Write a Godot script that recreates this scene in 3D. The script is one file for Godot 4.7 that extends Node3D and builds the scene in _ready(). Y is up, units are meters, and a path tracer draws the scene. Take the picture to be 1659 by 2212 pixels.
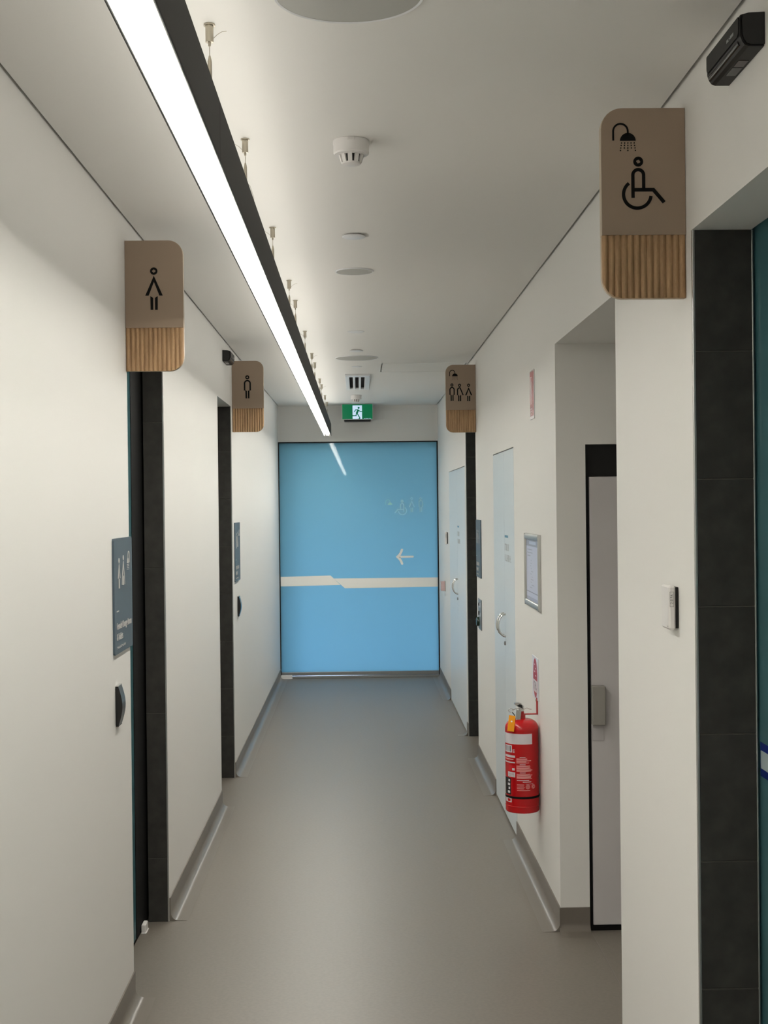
extends Node3D

# Corridor along -z. Left wall face at XL, right wall face at XR, end wall at z = -ZE.
const XL := -0.806
const XR := 0.787
const ZE := 13.383
const FY := -0.015      # floor level
const CY := 2.70        # ceiling level
const SLAB := 2.745     # structure above the ceiling boards
const HEAD := 2.335     # door heads
const BACK := 3.2       # end of the corridor behind the camera
const LIGHT_X := -0.301

var names := {}
var M := {}

# ------------------------------------------------------------------ helpers

func numbered(called: String) -> String:
	if not names.has(called):
		names[called] = 0
		return called
	names[called] += 1
	return "%s_%03d" % [called, names[called]]

func thing(called: String, label: String, category: String, at: Vector3, turn := 0.0, group := "") -> Node3D:
	var o := Node3D.new()
	o.name = numbered(called)
	add_child(o)
	o.position = at
	o.rotation.y = turn
	o.set_meta("label", label)
	o.set_meta("category", category)
	if group != "":
		o.set_meta("group", group)
	return o

func structure(called: String, label := "", category := "", at := Vector3.ZERO, turn := 0.0) -> Node3D:
	var o := Node3D.new()
	o.name = called
	add_child(o)
	o.position = at
	o.rotation.y = turn
	o.set_meta("kind", "structure")
	if label != "":
		o.set_meta("label", label)
		o.set_meta("category", category)
	return o

func begin(smooth := false) -> SurfaceTool:
	var st := SurfaceTool.new()
	st.begin(Mesh.PRIMITIVE_TRIANGLES)
	st.set_smooth_group(0 if smooth else -1)
	return st

func mesh_of(st: SurfaceTool) -> ArrayMesh:
	st.generate_normals()
	return st.commit()

func obj(called: String, st, mat: Material, parent: Node = null, label := "") -> MeshInstance3D:
	var o := MeshInstance3D.new()
	o.mesh = mesh_of(st) if st is SurfaceTool else st
	o.material_override = mat
	o.cast_shadow = GeometryInstance3D.SHADOW_CASTING_SETTING_ON
	if parent == null:
		o.name = numbered(called)
		add_child(o)
	else:
		o.name = called
		parent.add_child(o, true)
	if label != "":
		o.set_meta("label", label)
	return o

func tri(st: SurfaceTool, a: Vector3, b: Vector3, c: Vector3, hint: Vector3) -> void:
	if (b - a).cross(c - a).dot(hint) > 0:
		st.add_vertex(a); st.add_vertex(c); st.add_vertex(b)
	else:
		st.add_vertex(a); st.add_vertex(b); st.add_vertex(c)

func poly(st: SurfaceTool, pts: Array, hint: Vector3) -> void:
	for i in range(1, pts.size() - 1):
		tri(st, pts[0], pts[i], pts[i + 1], hint)

func box(st: SurfaceTool, a: Vector3, b: Vector3, bevel := 0.0) -> void:
	var lo := Vector3(minf(a.x, b.x), minf(a.y, b.y), minf(a.z, b.z))
	var hi := Vector3(maxf(a.x, b.x), maxf(a.y, b.y), maxf(a.z, b.z))
	var c := (lo + hi) * 0.5
	var h := (hi - lo) * 0.5
	var k := minf(bevel, minf(h.x, minf(h.y, h.z)) * 0.95)
	var e := h - Vector3(k, k, k)
	for s in [-1.0, 1.0]:
		poly(st, [c + Vector3(s * h.x, -e.y, -e.z), c + Vector3(s * h.x, e.y, -e.z), c + Vector3(s * h.x, e.y, e.z), c + Vector3(s * h.x, -e.y, e.z)], Vector3(s, 0, 0))
		poly(st, [c + Vector3(-e.x, s * h.y, -e.z), c + Vector3(e.x, s * h.y, -e.z), c + Vector3(e.x, s * h.y, e.z), c + Vector3(-e.x, s * h.y, e.z)], Vector3(0, s, 0))
		poly(st, [c + Vector3(-e.x, -e.y, s * h.z), c + Vector3(e.x, -e.y, s * h.z), c + Vector3(e.x, e.y, s * h.z), c + Vector3(-e.x, e.y, s * h.z)], Vector3(0, 0, s))
	if k <= 0.0:
		return
	for s in [-1.0, 1.0]:
		for t in [-1.0, 1.0]:
			poly(st, [c + Vector3(s * h.x, t * e.y, -e.z), c + Vector3(s * e.x, t * h.y, -e.z), c + Vector3(s * e.x, t * h.y, e.z), c + Vector3(s * h.x, t * e.y, e.z)], Vector3(s, t, 0))
			poly(st, [c + Vector3(s * h.x, -e.y, t * e.z), c + Vector3(s * e.x, -e.y, t * h.z), c + Vector3(s * e.x, e.y, t * h.z), c + Vector3(s * h.x, e.y, t * e.z)], Vector3(s, 0, t))
			poly(st, [c + Vector3(-e.x, s * h.y, t * e.z), c + Vector3(-e.x, s * e.y, t * h.z), c + Vector3(e.x, s * e.y, t * h.z), c + Vector3(e.x, s * h.y, t * e.z)], Vector3(0, s, t))
			for u in [-1.0, 1.0]:
				tri(st, c + Vector3(s * h.x, t * e.y, u * e.z), c + Vector3(s * e.x, t * h.y, u * e.z), c + Vector3(s * e.x, t * e.y, u * h.z), Vector3(s, t, u))

func boxm(a: Vector3, b: Vector3, bevel := 0.0) -> SurfaceTool:
	var st := begin()
	box(st, a, b, bevel)
	return st

# a flat outline in the xy plane given thickness from z0 to z1
func prism(st: SurfaceTool, pts: PackedVector2Array, z0: float, z1: float, xf := Transform3D.IDENTITY) -> void:
	var ids := Geometry2D.triangulate_polygon(pts)
	var up := xf.basis.z * signf(z1 - z0)
	for i in range(0, ids.size(), 3):
		var a := pts[ids[i]]
		var b := pts[ids[i + 1]]
		var c := pts[ids[i + 2]]
		tri(st, xf * Vector3(a.x, a.y, z1), xf * Vector3(b.x, b.y, z1), xf * Vector3(c.x, c.y, z1), up)
		tri(st, xf * Vector3(a.x, a.y, z0), xf * Vector3(b.x, b.y, z0), xf * Vector3(c.x, c.y, z0), -up)
	var turn := -1.0 if Geometry2D.is_polygon_clockwise(pts) else 1.0
	for i in pts.size():
		var a := pts[i]
		var b := pts[(i + 1) % pts.size()]
		var d := (b - a) * turn
		var n := xf.basis * Vector3(d.y, -d.x, 0)
		poly(st, [xf * Vector3(a.x, a.y, z0), xf * Vector3(b.x, b.y, z0), xf * Vector3(b.x, b.y, z1), xf * Vector3(a.x, a.y, z1)], n)

# outline turned round the y axis; profile from bottom to top as (radius, height)
func lathe(st: SurfaceTool, profile: Array, segs := 32, xf := Transform3D.IDENTITY, uv := false) -> void:
	var group := 1
	for i in profile.size() - 1:
		var a: Vector2 = profile[i]
		var b: Vector2 = profile[i + 1]
		if i > 0:
			var p: Vector2 = profile[i - 1]
			if absf((a - p).angle_to(b - a)) > 0.6:
				group += 1
		st.set_smooth_group(group)
		for k in segs:
			var t0 := TAU * k / segs
			var t1 := TAU * (k + 1) / segs
			var q := [[a, t0], [a, t1], [b, t1], [b, t0]]
			var v := []
			for e in q:
				v.append(xf * Vector3(e[0].x * cos(e[1]), e[0].y, e[0].x * sin(e[1])))
			var mid := (t0 + t1) * 0.5
			var d := b - a
			var hint := xf.basis * Vector3(d.y * cos(mid), -d.x, d.y * sin(mid))
			if uv:
				var uvs := []
				for e in q:
					uvs.append(Vector2(1.0 - e[1] / TAU, 1.0 - (e[0].y - profile[0].y) / (profile[-1].y - profile[0].y)))
				for f in [[0, 1, 2], [0, 2, 3]]:
					var flip: bool = (v[f[1]] - v[f[0]]).cross(v[f[2]] - v[f[0]]).dot(hint) > 0
					for n in ([f[0], f[2], f[1]] if flip else f):
						st.set_uv(uvs[n])
						st.add_vertex(v[n])
			else:
				tri(st, v[0], v[1], v[2], hint)
				tri(st, v[0], v[2], v[3], hint)

func lathem(profile: Array, segs := 32, xf := Transform3D.IDENTITY, uv := false) -> SurfaceTool:
	var st := begin(true)
	lathe(st, profile, segs, xf, uv)
	return st

func tube(st: SurfaceTool, pts: Array, r: float, segs := 8) -> void:
	st.set_smooth_group(1)
	var rings := []
	for i in pts.size():
		var p: Vector3 = pts[i]
		var d: Vector3 = (pts[mini(i + 1, pts.size() - 1)] - pts[maxi(i - 1, 0)]).normalized()
		var side := d.cross(Vector3.UP if absf(d.y) < 0.9 else Vector3.RIGHT).normalized()
		var up := side.cross(d)
		var ring := []
		for k in segs:
			ring.append(p + (side * cos(TAU * k / segs) + up * sin(TAU * k / segs)) * r)
		rings.append(ring)
	for i in pts.size() - 1:
		var mid: Vector3 = (pts[i] + pts[i + 1]) * 0.5
		for k in segs:
			var l := (k + 1) % segs
			var c: Vector3 = (rings[i][k] + rings[i][l] + rings[i + 1][k] + rings[i + 1][l]) * 0.25
			poly(st, [rings[i][k], rings[i][l], rings[i + 1][l], rings[i + 1][k]], c - mid)
	st.set_smooth_group(2)
	poly(st, rings[0], pts[0] - pts[1])
	poly(st, rings[-1], pts[-1] - pts[-2])

func tubem(pts: Array, r: float, segs := 8) -> SurfaceTool:
	var st := begin(true)
	tube(st, pts, r, segs)
	return st

# upright sheet facing +z with its print laid over it once
func sheet(w: float, h: float, z: float, c := Vector2.ZERO) -> SurfaceTool:
	var st := begin()
	var v := [Vector3(c.x - w / 2, c.y - h / 2, z), Vector3(c.x - w / 2, c.y + h / 2, z), Vector3(c.x + w / 2, c.y + h / 2, z), Vector3(c.x + w / 2, c.y - h / 2, z)]
	var uv := [Vector2(0, 1), Vector2(0, 0), Vector2(1, 0), Vector2(1, 1)]
	for i in [0, 1, 2, 0, 2, 3]:
		st.set_uv(uv[i])
		st.add_vertex(v[i])
	return st

func circle(c: Vector2, r: float, n := 24) -> PackedVector2Array:
	var p := PackedVector2Array()
	for i in n:
		p.append(c + Vector2.from_angle(TAU * i / n) * r)
	return p

func arc_pts(c: Vector2, r: float, a0: float, a1: float, n := 16) -> Array:
	var p := []
	for i in n + 1:
		p.append(c + Vector2.from_angle(lerpf(a0, a1, float(i) / n)) * r)
	return p

func band(c: Vector2, r0: float, r1: float, a0: float, a1: float, n := 20) -> PackedVector2Array:
	var p := PackedVector2Array(arc_pts(c, r1, a0, a1, n))
	var q := arc_pts(c, r0, a0, a1, n)
	q.reverse()
	p.append_array(PackedVector2Array(q))
	return p

func stroke(pts: Array, w: float) -> Array:
	return Geometry2D.offset_polyline(PackedVector2Array(pts), w / 2, Geometry2D.JOIN_MITER, Geometry2D.END_BUTT)

# round-cornered rectangle; radii in order bottom-left, bottom-right, top-right, top-left
func rounded(x0: float, y0: float, x1: float, y1: float, r: Array, n := 8) -> PackedVector2Array:
	var p := PackedVector2Array()
	var cs := [Vector2(x0 + r[0], y0 + r[0]), Vector2(x1 - r[1], y0 + r[1]), Vector2(x1 - r[2], y1 - r[2]), Vector2(x0 + r[3], y1 - r[3])]
	for k in 4:
		if r[k] <= 0.0:
			p.append(cs[k])
		else:
			p.append_array(PackedVector2Array(arc_pts(cs[k], r[k], PI + k * PI / 2, PI * 1.5 + k * PI / 2, n)))
	return p

func lettering(called: String, words: String, size: float, at: Vector3, mat: Material, parent: Node, align := HORIZONTAL_ALIGNMENT_CENTER) -> MeshInstance3D:
	var t := TextMesh.new()
	t.text = words
	var f := SystemFont.new()
	f.font_names = PackedStringArray(["Droid Sans"])
	t.font = f
	t.font_size = 32
	t.pixel_size = size / 32.0
	t.depth = 0.0012
	t.horizontal_alignment = align
	var o := obj(called, t, mat, parent)
	o.position = at
	return o

# ------------------------------------------------------------------ materials

func paint(c: Color, rough := 0.6, spec := 0.5, metal := 0.0) -> StandardMaterial3D:
	var m := StandardMaterial3D.new()
	m.albedo_color = c
	m.roughness = rough
	m.metallic_specular = spec
	m.metallic = metal
	return m

func noise_tex(freq: float, seed_: int, size := 512, octaves := 4) -> NoiseTexture2D:
	var n := FastNoiseLite.new()
	n.seed = seed_
	n.frequency = freq
	n.fractal_octaves = octaves
	var t := NoiseTexture2D.new()
	t.width = size
	t.height = size
	t.seamless = true
	t.noise = n
	return t

func mottled(dark: Color, light: Color, freq: float, seed_: int, scale: float, rough: float, spec := 0.5) -> StandardMaterial3D:
	var m := paint(Color.WHITE, rough, spec)
	var t := noise_tex(freq, seed_)
	var g := Gradient.new()
	g.set_color(0, dark)
	g.set_color(1, light)
	t.color_ramp = g
	m.albedo_texture = t
	m.uv1_triplanar = true
	m.uv1_world_triplanar = true
	m.uv1_scale = Vector3.ONE * scale
	return m

func wood_material() -> StandardMaterial3D:
	var im := Image.create(256, 256, false, Image.FORMAT_RGB8)
	var n := FastNoiseLite.new()
	n.seed = 7
	n.frequency = 0.02
	var n2 := FastNoiseLite.new()
	n2.seed = 11
	n2.frequency = 0.08
	for y in 256:
		for x in 256:
			var g := n.get_noise_2d(x * 2.6, y * 0.22) * 0.5 + 0.5
			var f := n2.get_noise_2d(x * 6.0, y * 0.5) * 0.5 + 0.5
			var c := Color(0.49, 0.375, 0.265).lerp(Color(0.78, 0.645, 0.485), clampf(g * 0.75 + f * 0.35, 0, 1))
			im.set_pixel(x, y, c)
	var m := paint(Color.WHITE, 0.55, 0.4)
	m.albedo_texture = ImageTexture.create_from_image(im)
	return m

func printed(im: Image, rough := 0.4, spec := 0.5) -> StandardMaterial3D:
	var m := paint(Color.WHITE, rough, spec)
	m.albedo_texture = ImageTexture.create_from_image(im)
	m.texture_repeat = false
	return m

func make_materials() -> void:
	M.wall = paint(Color(0.89, 0.885, 0.87), 0.55, 0.35)
	M.ceiling = paint(Color(0.89, 0.885, 0.87), 0.85, 0.25)
	M.duct = paint(Color(0.50, 0.51, 0.52), 0.5, 0.4)
	M.lobby = paint(Color(0.66, 0.66, 0.65), 0.8, 0.3)
	M.floor = mottled(Color(0.418, 0.393, 0.36), Color(0.452, 0.425, 0.39), 0.05, 5, 2.0, 0.42, 0.5)
	M.cove = paint(Color(0.435, 0.409, 0.375), 0.36, 0.5)
	M.tile = mottled(Color(0.17, 0.165, 0.155), Color(0.235, 0.23, 0.215), 0.02, 9, 1.3, 0.6, 0.4)
	M.grout = paint(Color(0.36, 0.35, 0.33), 0.8, 0.3)
	M.alu = paint(Color(0.72, 0.72, 0.71), 0.35, 0.5, 0.9)
	M.chrome = paint(Color(0.85, 0.85, 0.84), 0.15, 0.5, 1.0)
	M.nickel = paint(Color(0.74, 0.71, 0.65), 0.3, 0.5, 1.0)
	M.black = paint(Color(0.075, 0.072, 0.07), 0.5, 0.4)
	M.black_gloss = paint(Color(0.05, 0.05, 0.052), 0.18, 0.5)
	M.black_metal = paint(Color(0.09, 0.085, 0.08), 0.55, 0.4)
	M.white_plastic = paint(Color(0.87, 0.86, 0.85), 0.4, 0.5)
	M.white_plate = paint(Color(0.88, 0.885, 0.89), 0.4, 0.4)
	M.grille = mottled(Color(0.66, 0.66, 0.64), Color(0.73, 0.73, 0.71), 0.4, 21, 6.0, 0.8, 0.3)
	M.taupe = paint(Color(0.61, 0.538, 0.47), 0.55, 0.4)
	M.sign_edge = paint(Color(0.72, 0.67, 0.60), 0.5, 0.4)
	M.wood = wood_material()
	M.ink = paint(Color(0.02, 0.02, 0.02), 0.5, 0.3)
	M.slate = paint(Color(0.29, 0.345, 0.385), 0.45, 0.4)
	M.slate_relief = paint(Color(0.74, 0.73, 0.72), 0.5, 0.3)
	M.laminate = paint(Color(0.83, 0.86, 0.875), 0.35, 0.4)
	M.leaf = paint(Color(0.78, 0.765, 0.765), 0.45, 0.4)
	M.handle_grey = paint(Color(0.58, 0.565, 0.54), 0.45, 0.5)
	M.handle_shadow_plate = paint(Color(0.73, 0.715, 0.715), 0.45, 0.4)  # darker than the leaf: shade below the handle, put into the colour
	M.grey_text = paint(Color(0.72, 0.735, 0.74), 0.6, 0.3)
	M.blue_text = paint(Color(0.36, 0.55, 0.66), 0.6, 0.3)
	M.glass = paint(Color(0.34, 0.50, 0.53), 0.02, 0.34)
	M.glass.backlight_enabled = true
	M.glass.backlight = Color(0.85, 0.975, 0.985)
	M.decal = paint(Color(0.95, 0.94, 0.91), 0.5, 0.4)
	M.faint = paint(Color(0.70, 0.86, 0.89), 0.5, 0.3)
	M.faint_green = paint(Color(0.66, 0.85, 0.82), 0.5, 0.3)
	M.film_blue = paint(Color(0.03, 0.13, 0.42), 0.4, 0.4)
	M.film_pale = paint(Color(0.66, 0.72, 0.74), 0.4, 0.4)
	M.red = paint(Color(0.72, 0.05, 0.08), 0.22, 0.5)
	M.red_bar = paint(Color(0.66, 0.08, 0.08), 0.35, 0.5)
	M.yellow = paint(Color(0.86, 0.55, 0.05), 0.4, 0.4)
	M.rubber = paint(Color(0.04, 0.04, 0.04), 0.7, 0.3)
	M.pink = paint(Color(0.80, 0.70, 0.70), 0.5, 0.4)
	M.green_button = paint(Color(0.02, 0.16, 0.11), 0.25, 0.5)
	M.steel = paint(Color(0.55, 0.56, 0.56), 0.4, 0.5, 0.8)
	M.lens = paint(Color(0.16, 0.07, 0.09), 0.1, 0.5)
	M.diffuser = paint(Color(0.95, 0.95, 0.93), 0.5, 0.3)
	M.diffuser.emission_enabled = true
	M.diffuser.emission = Color(1.0, 0.97, 0.93)
	M.diffuser.emission_energy_multiplier = 1.2
	M.reflector = paint(Color(0.93, 0.93, 0.92), 0.5, 0.3)
	M.exit_green = paint(Color(0.0, 0.42, 0.27), 0.3, 0.4)
	M.exit_green.emission_enabled = true
	M.exit_green.emission = Color(0.0, 0.40, 0.25)
	M.exit_green.emission_energy_multiplier = 0.55
	M.exit_white = paint(Color(0.85, 0.9, 0.95), 0.3, 0.4)
	M.exit_white.emission_enabled = true
	M.exit_white.emission = Color(0.75, 0.87, 1.0)
	M.exit_white.emission_energy_multiplier = 0.6

# ------------------------------------------------------------------ pictograms, in metres about the head's centre, y up

func pictogram(kind: String) -> Array:
	var k := 1.0 / 2650.0
	var out := []
	var ring := func(c: Vector2, r0: float, r1: float) -> void:
		out.append(band(c, r0, r1, 0, PI))
		out.append(band(c, r0, r1, PI, TAU))
	if kind in ["woman", "man", "half"]:
		ring.call(Vector2.ZERO, 16.0, 34.0)
		for s in [-1.0, 1.0]:
			out.append(PackedVector2Array([Vector2(s * 34, -230 if kind == "woman" else -213), Vector2(s * 8, -246 if kind == "woman" else -233), Vector2(s * 8, -356), Vector2(s * 33, -356)]))
	if kind == "woman":
		out.append(PackedVector2Array([Vector2(0, -43), Vector2(80, -225), Vector2(49, -225), Vector2(0, -98), Vector2(-49, -225), Vector2(-80, -225)]))
	if kind == "man":
		out.append_array(stroke([Vector2(-47, -222), Vector2(-47, -103)] + arc_pts(Vector2(0, -103), 47, PI, 0) + [Vector2(47, -103), Vector2(47, -222)], 24))
	if kind == "half":
		out.append_array(stroke([Vector2(-47, -222), Vector2(-47, -103)] + arc_pts(Vector2(0, -103), 47, PI, 0.42 * PI) + [Vector2(78, -222)], 24))
	if kind == "cane":
		ring.call(Vector2.ZERO, 16.0, 34.0)
		out.append(PackedVector2Array([Vector2(0, -43), Vector2(80, -225), Vector2(49, -225), Vector2(0, -98), Vector2(-49, -225), Vector2(-80, -225)]))
		for s in [-1.0, 1.0]:
			out.append(PackedVector2Array([Vector2(s * 34, -230), Vector2(s * 8, -246), Vector2(s * 8, -356), Vector2(s * 33, -356)]))
			out.append_array(stroke([Vector2(s * 70, -200), Vector2(s * 100, -350)], 12))
	if kind == "wheelchair":
		k = 1.0 / 3040.0
		ring.call(Vector2.ZERO, 15.0, 36.0)
		out.append_array(stroke([Vector2(-40, -262), Vector2(-40, -97)] + arc_pts(Vector2(-1, -97), 39, PI, 0) + [Vector2(38, -97), Vector2(38, -200)], 24))
		out.append_array(stroke([Vector2(-30, -204), Vector2(108, -204), Vector2(186, -296)], 26))
		out.append(band(Vector2(-9, -237), 88, 112, deg_to_rad(127), deg_to_rad(353), 40))
	if kind == "shower":
		k = 1.0 / 3040.0
		out.append_array(stroke([Vector2(-106, 0), Vector2(-106, 68)] + arc_pts(Vector2(-53, 68), 53, PI, 0) + [Vector2(0, 68), Vector2(0, 40)], 13))
		out.append(PackedVector2Array(arc_pts(Vector2(0, -2), 57, 0, PI)))
	if kind == "spray":
		k = 1.0 / 3040.0
		for r in 4:
			for c in 5:
				if r < 3 or c % 2 == 0:
					out.append(circle(Vector2((c - 2) * (23.0 + r * 1.4), -18.0 - r * 18.0), 4.6, 10))
	var scaled := []
	for p in out:
		var q := PackedVector2Array()
		for v in p:
			q.append(v * k)
		scaled.append(q)
	return scaled

func draw_pict(st: SurfaceTool, kind: String, at: Vector2, scale: float, z0: float, z1: float, mirror := false) -> void:
	for p in pictogram(kind):
		var q := PackedVector2Array()
		for v in p:
			q.append(at + Vector2(-v.x if mirror else v.x, v.y) * scale)
		if mirror:
			q.reverse()
		prism(st, q, z0, z1)

# ------------------------------------------------------------------ main

func _ready() -> void:
	var cam := Camera3D.new()
	cam.name = "camera"
	add_child(cam)
	cam.transform = Transform3D(Basis(Vector3(0.99977333, -0.01103122, 0.01820994), Vector3(0.01110869, 0.99992965, -0.00415858), Vector3(-0.01816279, 0.00435992, 0.99982554)).orthonormalized(), Vector3(0, 1.6945, 0))
	cam.fov = 41.7516
	cam.near = 0.02
	cam.far = 200.0
	cam.current = true

	var env := Environment.new()
	var sky := Sky.new()
	var sm := ProceduralSkyMaterial.new()
	sm.sky_top_color = Color(0.48, 0.63, 0.86)
	sm.sky_horizon_color = Color(0.80, 0.87, 0.94)
	sm.ground_bottom_color = Color(0.42, 0.42, 0.42)
	sm.ground_horizon_color = Color(0.62, 0.66, 0.70)
	sm.sky_energy_multiplier = 3.8
	sm.ground_energy_multiplier = 2.6
	sky.sky_material = sm
	env.background_mode = Environment.BG_SKY
	env.sky = sky
	env.tonemap_mode = Environment.TONE_MAPPER_LINEAR
	env.tonemap_exposure = 1.04
	env.sdfgi_enabled = true
	env.ssao_enabled = true
	env.ssil_enabled = true
	var we := WorldEnvironment.new()
	we.name = "environment"
	we.environment = env
	add_child(we)

	make_materials()
	build_shell()
	build_openings()
	build_end_door()
	build_closets()
	build_recess_door()
	build_pendant()
	build_blade_signs()
	build_wall_plates()
	build_extinguisher()
	build_ceiling_things()

# ------------------------------------------------------------------ room

func wall_piece(st: SurfaceTool, side: float, z0: float, z1: float, y0 := FY, y1 := SLAB, thick := 0.085) -> void:
	# side -1 left, +1 right; z given as distance ahead of the camera
	var x0 := XL if side < 0 else XR
	box(st, Vector3(x0, y0, -z0), Vector3(x0 + side * thick, y1, -z1))

# a slab between two levels with rectangular holes, each hole [x0, x1, z0, z1] with z0 > z1
func pierced(st: SurfaceTool, xs0: float, xs1: float, zs0: float, zs1: float, ya: float, yb: float, holes: Array) -> void:
	var xs := [xs0, xs1]
	var zs := [zs0, zs1]
	for h in holes:
		xs.append_array([h[0], h[1]])
		zs.append_array([h[2], h[3]])
	xs.sort()
	zs.sort()
	for i in xs.size() - 1:
		for k in zs.size() - 1:
			if xs[i + 1] - xs[i] < 1e-5 or zs[k + 1] - zs[k] < 1e-5:
				continue
			var c := Vector2((xs[i] + xs[i + 1]) / 2, (zs[k] + zs[k + 1]) / 2)
			if holes.any(func(h): return c.x > h[0] and c.x < h[1] and c.y < h[2] and c.y > h[3]):
				continue
			box(st, Vector3(xs[i], ya, zs[k]), Vector3(xs[i + 1], yb, zs[k + 1]))

func cove(st: SurfaceTool, at: Vector3, along: Vector3, out_: Vector3, length: float) -> void:
	var prof := [Vector2(0.0, 0.095), Vector2(0.005, 0.095), Vector2(0.005, 0.034)]
	for i in range(1, 9):
		var a := PI + i * PI / 16.0
		prof.append(Vector2(0.037, 0.034) + Vector2.from_angle(a) * Vector2(0.032, 0.0325))
	prof.append(Vector2(0.075, 0.001))
	var b := at + along * length
	for i in prof.size() - 1:
		var p: Vector2 = prof[i]
		var q: Vector2 = prof[i + 1]
		st.set_smooth_group(-1 if i < 1 else 1)
		var d := q - p
		poly(st, [at + out_ * p.x + Vector3.UP * p.y, b + out_ * p.x + Vector3.UP * p.y, b + out_ * q.x + Vector3.UP * q.y, at + out_ * q.x + Vector3.UP * q.y], out_ * -d.y + Vector3.UP * d.x)
	st.set_smooth_group(-1)
	for e in [at, b]:
		var pts := []
		for p in prof:
			pts.append(e + out_ * p.x + Vector3.UP * p.y)
		var foot: Vector3 = e
		for i in pts.size() - 1:
			tri(st, foot, pts[i], pts[i + 1], (along if e == b else -along))

func build_shell() -> void:
	var fl := obj("floor", boxm(Vector3(-1.3, FY - 0.15, BACK + 0.1), Vector3(2.25, FY, -ZE - 0.17)), M.floor)
	fl.set_meta("kind", "structure")
	# ceiling board stops short of both walls, which leaves an open shadow-line slot; holes for the vent and the access panel
	var vent := [-0.096, 0.086, -10.21, -11.39]
	var access := [0.166, 0.770, -9.463, -10.067]
	var cs := begin()
	pierced(cs, XL + 0.010, XR - 0.010, BACK, -ZE, CY, SLAB, [vent, access])
	pierced(cs, -1.3, 2.25, BACK + 0.1, -ZE - 0.17, SLAB, SLAB + 0.12, [vent])
	var ce := obj("ceiling", cs, M.ceiling)
	ce.set_meta("kind", "structure")

	var st := begin()
	wall_piece(st, -1, -BACK, 4.70)
	wall_piece(st, -1, 4.70, 5.573, HEAD)
	wall_piece(st, -1, 5.573, 7.69)
	wall_piece(st, -1, 7.69, 8.521, HEAD)
	wall_piece(st, -1, 8.521, ZE)
	box(st, Vector3(-1.3, FY, BACK), Vector3(-1.2, SLAB, -ZE))
	var wl := obj("wall_left", st, M.wall)
	wl.set_meta("kind", "structure")

	st = begin()
	wall_piece(st, 1, -BACK, 2.24, FY, SLAB, 0.14)
	wall_piece(st, 1, 2.24, 3.149, HEAD, SLAB, 0.14)
	wall_piece(st, 1, 3.149, 4.09, FY, SLAB, 0.14)
	wall_piece(st, 1, 4.09, 5.355, HEAD, SLAB, 1.16)
	wall_piece(st, 1, 5.355, 6.83)
	wall_piece(st, 1, 6.83, 7.875, 1.99)
	wall_piece(st, 1, 7.875, 9.05)
	wall_piece(st, 1, 9.05, 9.922, HEAD)
	wall_piece(st, 1, 9.922, 10.0)
	wall_piece(st, 1, 10.0, 11.755, 1.99)
	wall_piece(st, 1, 11.755, ZE)
	# recess: sides and back
	box(st, Vector3(XR + 0.16, FY, -4.00), Vector3(1.95, SLAB, -4.09))
	box(st, Vector3(1.947, FY, -4.0), Vector3(2.05, SLAB, -5.45))
	box(st, Vector3(XR + 0.085, FY, -5.355), Vector3(0.905, SLAB, -5.44))
	box(st, Vector3(0.905, 1.933, -5.355), Vector3(1.83, SLAB, -5.44))
	box(st, Vector3(1.83, FY, -5.355), Vector3(1.95, SLAB, -5.44))
	box(st, Vector3(2.15, FY, BACK), Vector3(2.25, SLAB, -ZE))
	var wr := obj("wall_right", st, M.wall)
	wr.set_meta("kind", "structure")

	st = begin()
	box(st, Vector3(-1.3, HEAD + 0.008, -ZE), Vector3(2.25, SLAB, -ZE - 0.6))  # deepened out of view to darken the edges of the glass leaf
	box(st, Vector3(-1.3, FY, -ZE), Vector3(XL, HEAD + 0.008, -ZE - 0.6))
	box(st, Vector3(XR, FY, -ZE), Vector3(2.25, HEAD + 0.008, -ZE - 0.6))
	var wend := obj("wall_end", st, M.wall)
	wend.set_meta("kind", "structure")
	var wb := obj("wall_back", boxm(Vector3(-1.3, FY, BACK), Vector3(2.25, SLAB, BACK + 0.1)), M.wall)
	wb.set_meta("kind", "structure")

	# unseen day-lit lobby beyond the glass door; its sky opening is shaped to grade the glass
	st = begin()
	box(st, Vector3(-2.4, FY - 0.15, -ZE - 0.17), Vector3(2.8, FY, -17.2))
	box(st, Vector3(-2.4, 3.0, -ZE - 0.17), Vector3(2.8, 3.15, -17.2))
	box(st, Vector3(-2.5, FY - 0.15, -ZE - 0.17), Vector3(-2.4, 3.15, -17.3))
	box(st, Vector3(2.8, FY - 0.15, -ZE - 0.17), Vector3(2.9, 3.15, -17.3))
	box(st, Vector3(-2.5, CY, -ZE - 0.07), Vector3(2.9, 3.15, -ZE - 0.17))
	box(st, Vector3(-2.5, FY - 0.15, -ZE - 0.07), Vector3(-1.3, 3.15, -ZE - 0.17))
	box(st, Vector3(2.25, FY - 0.15, -ZE - 0.07), Vector3(2.9, 3.15, -ZE - 0.17))
	box(st, Vector3(0.0, FY, -17.2), Vector3(2.8, 3.0, -17.3))  # unseen solid half of the front, added to grade daylight across the glass
	var lob := obj("wall_lobby", st, M.lobby)
	lob.set_meta("kind", "structure")

	st = begin()
	for s in [[-BACK, 4.70], [5.573, 7.69], [8.521, ZE]]:
		cove(st, Vector3(XL, FY, -s[0]), Vector3(0, 0, -1), Vector3(1, 0, 0), s[1] - s[0])
	var bl := obj("baseboard_left", st, M.cove)
	bl.set_meta("kind", "structure")
	st = begin()
	for s in [[-BACK, 2.24], [3.149, 4.09], [5.345, 6.83], [7.875, 9.05], [9.922, 9.995], [11.76, ZE]]:
		cove(st, Vector3(XR, FY, -s[0]), Vector3(0, 0, -1), Vector3(-1, 0, 0), s[1] - s[0])
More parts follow.
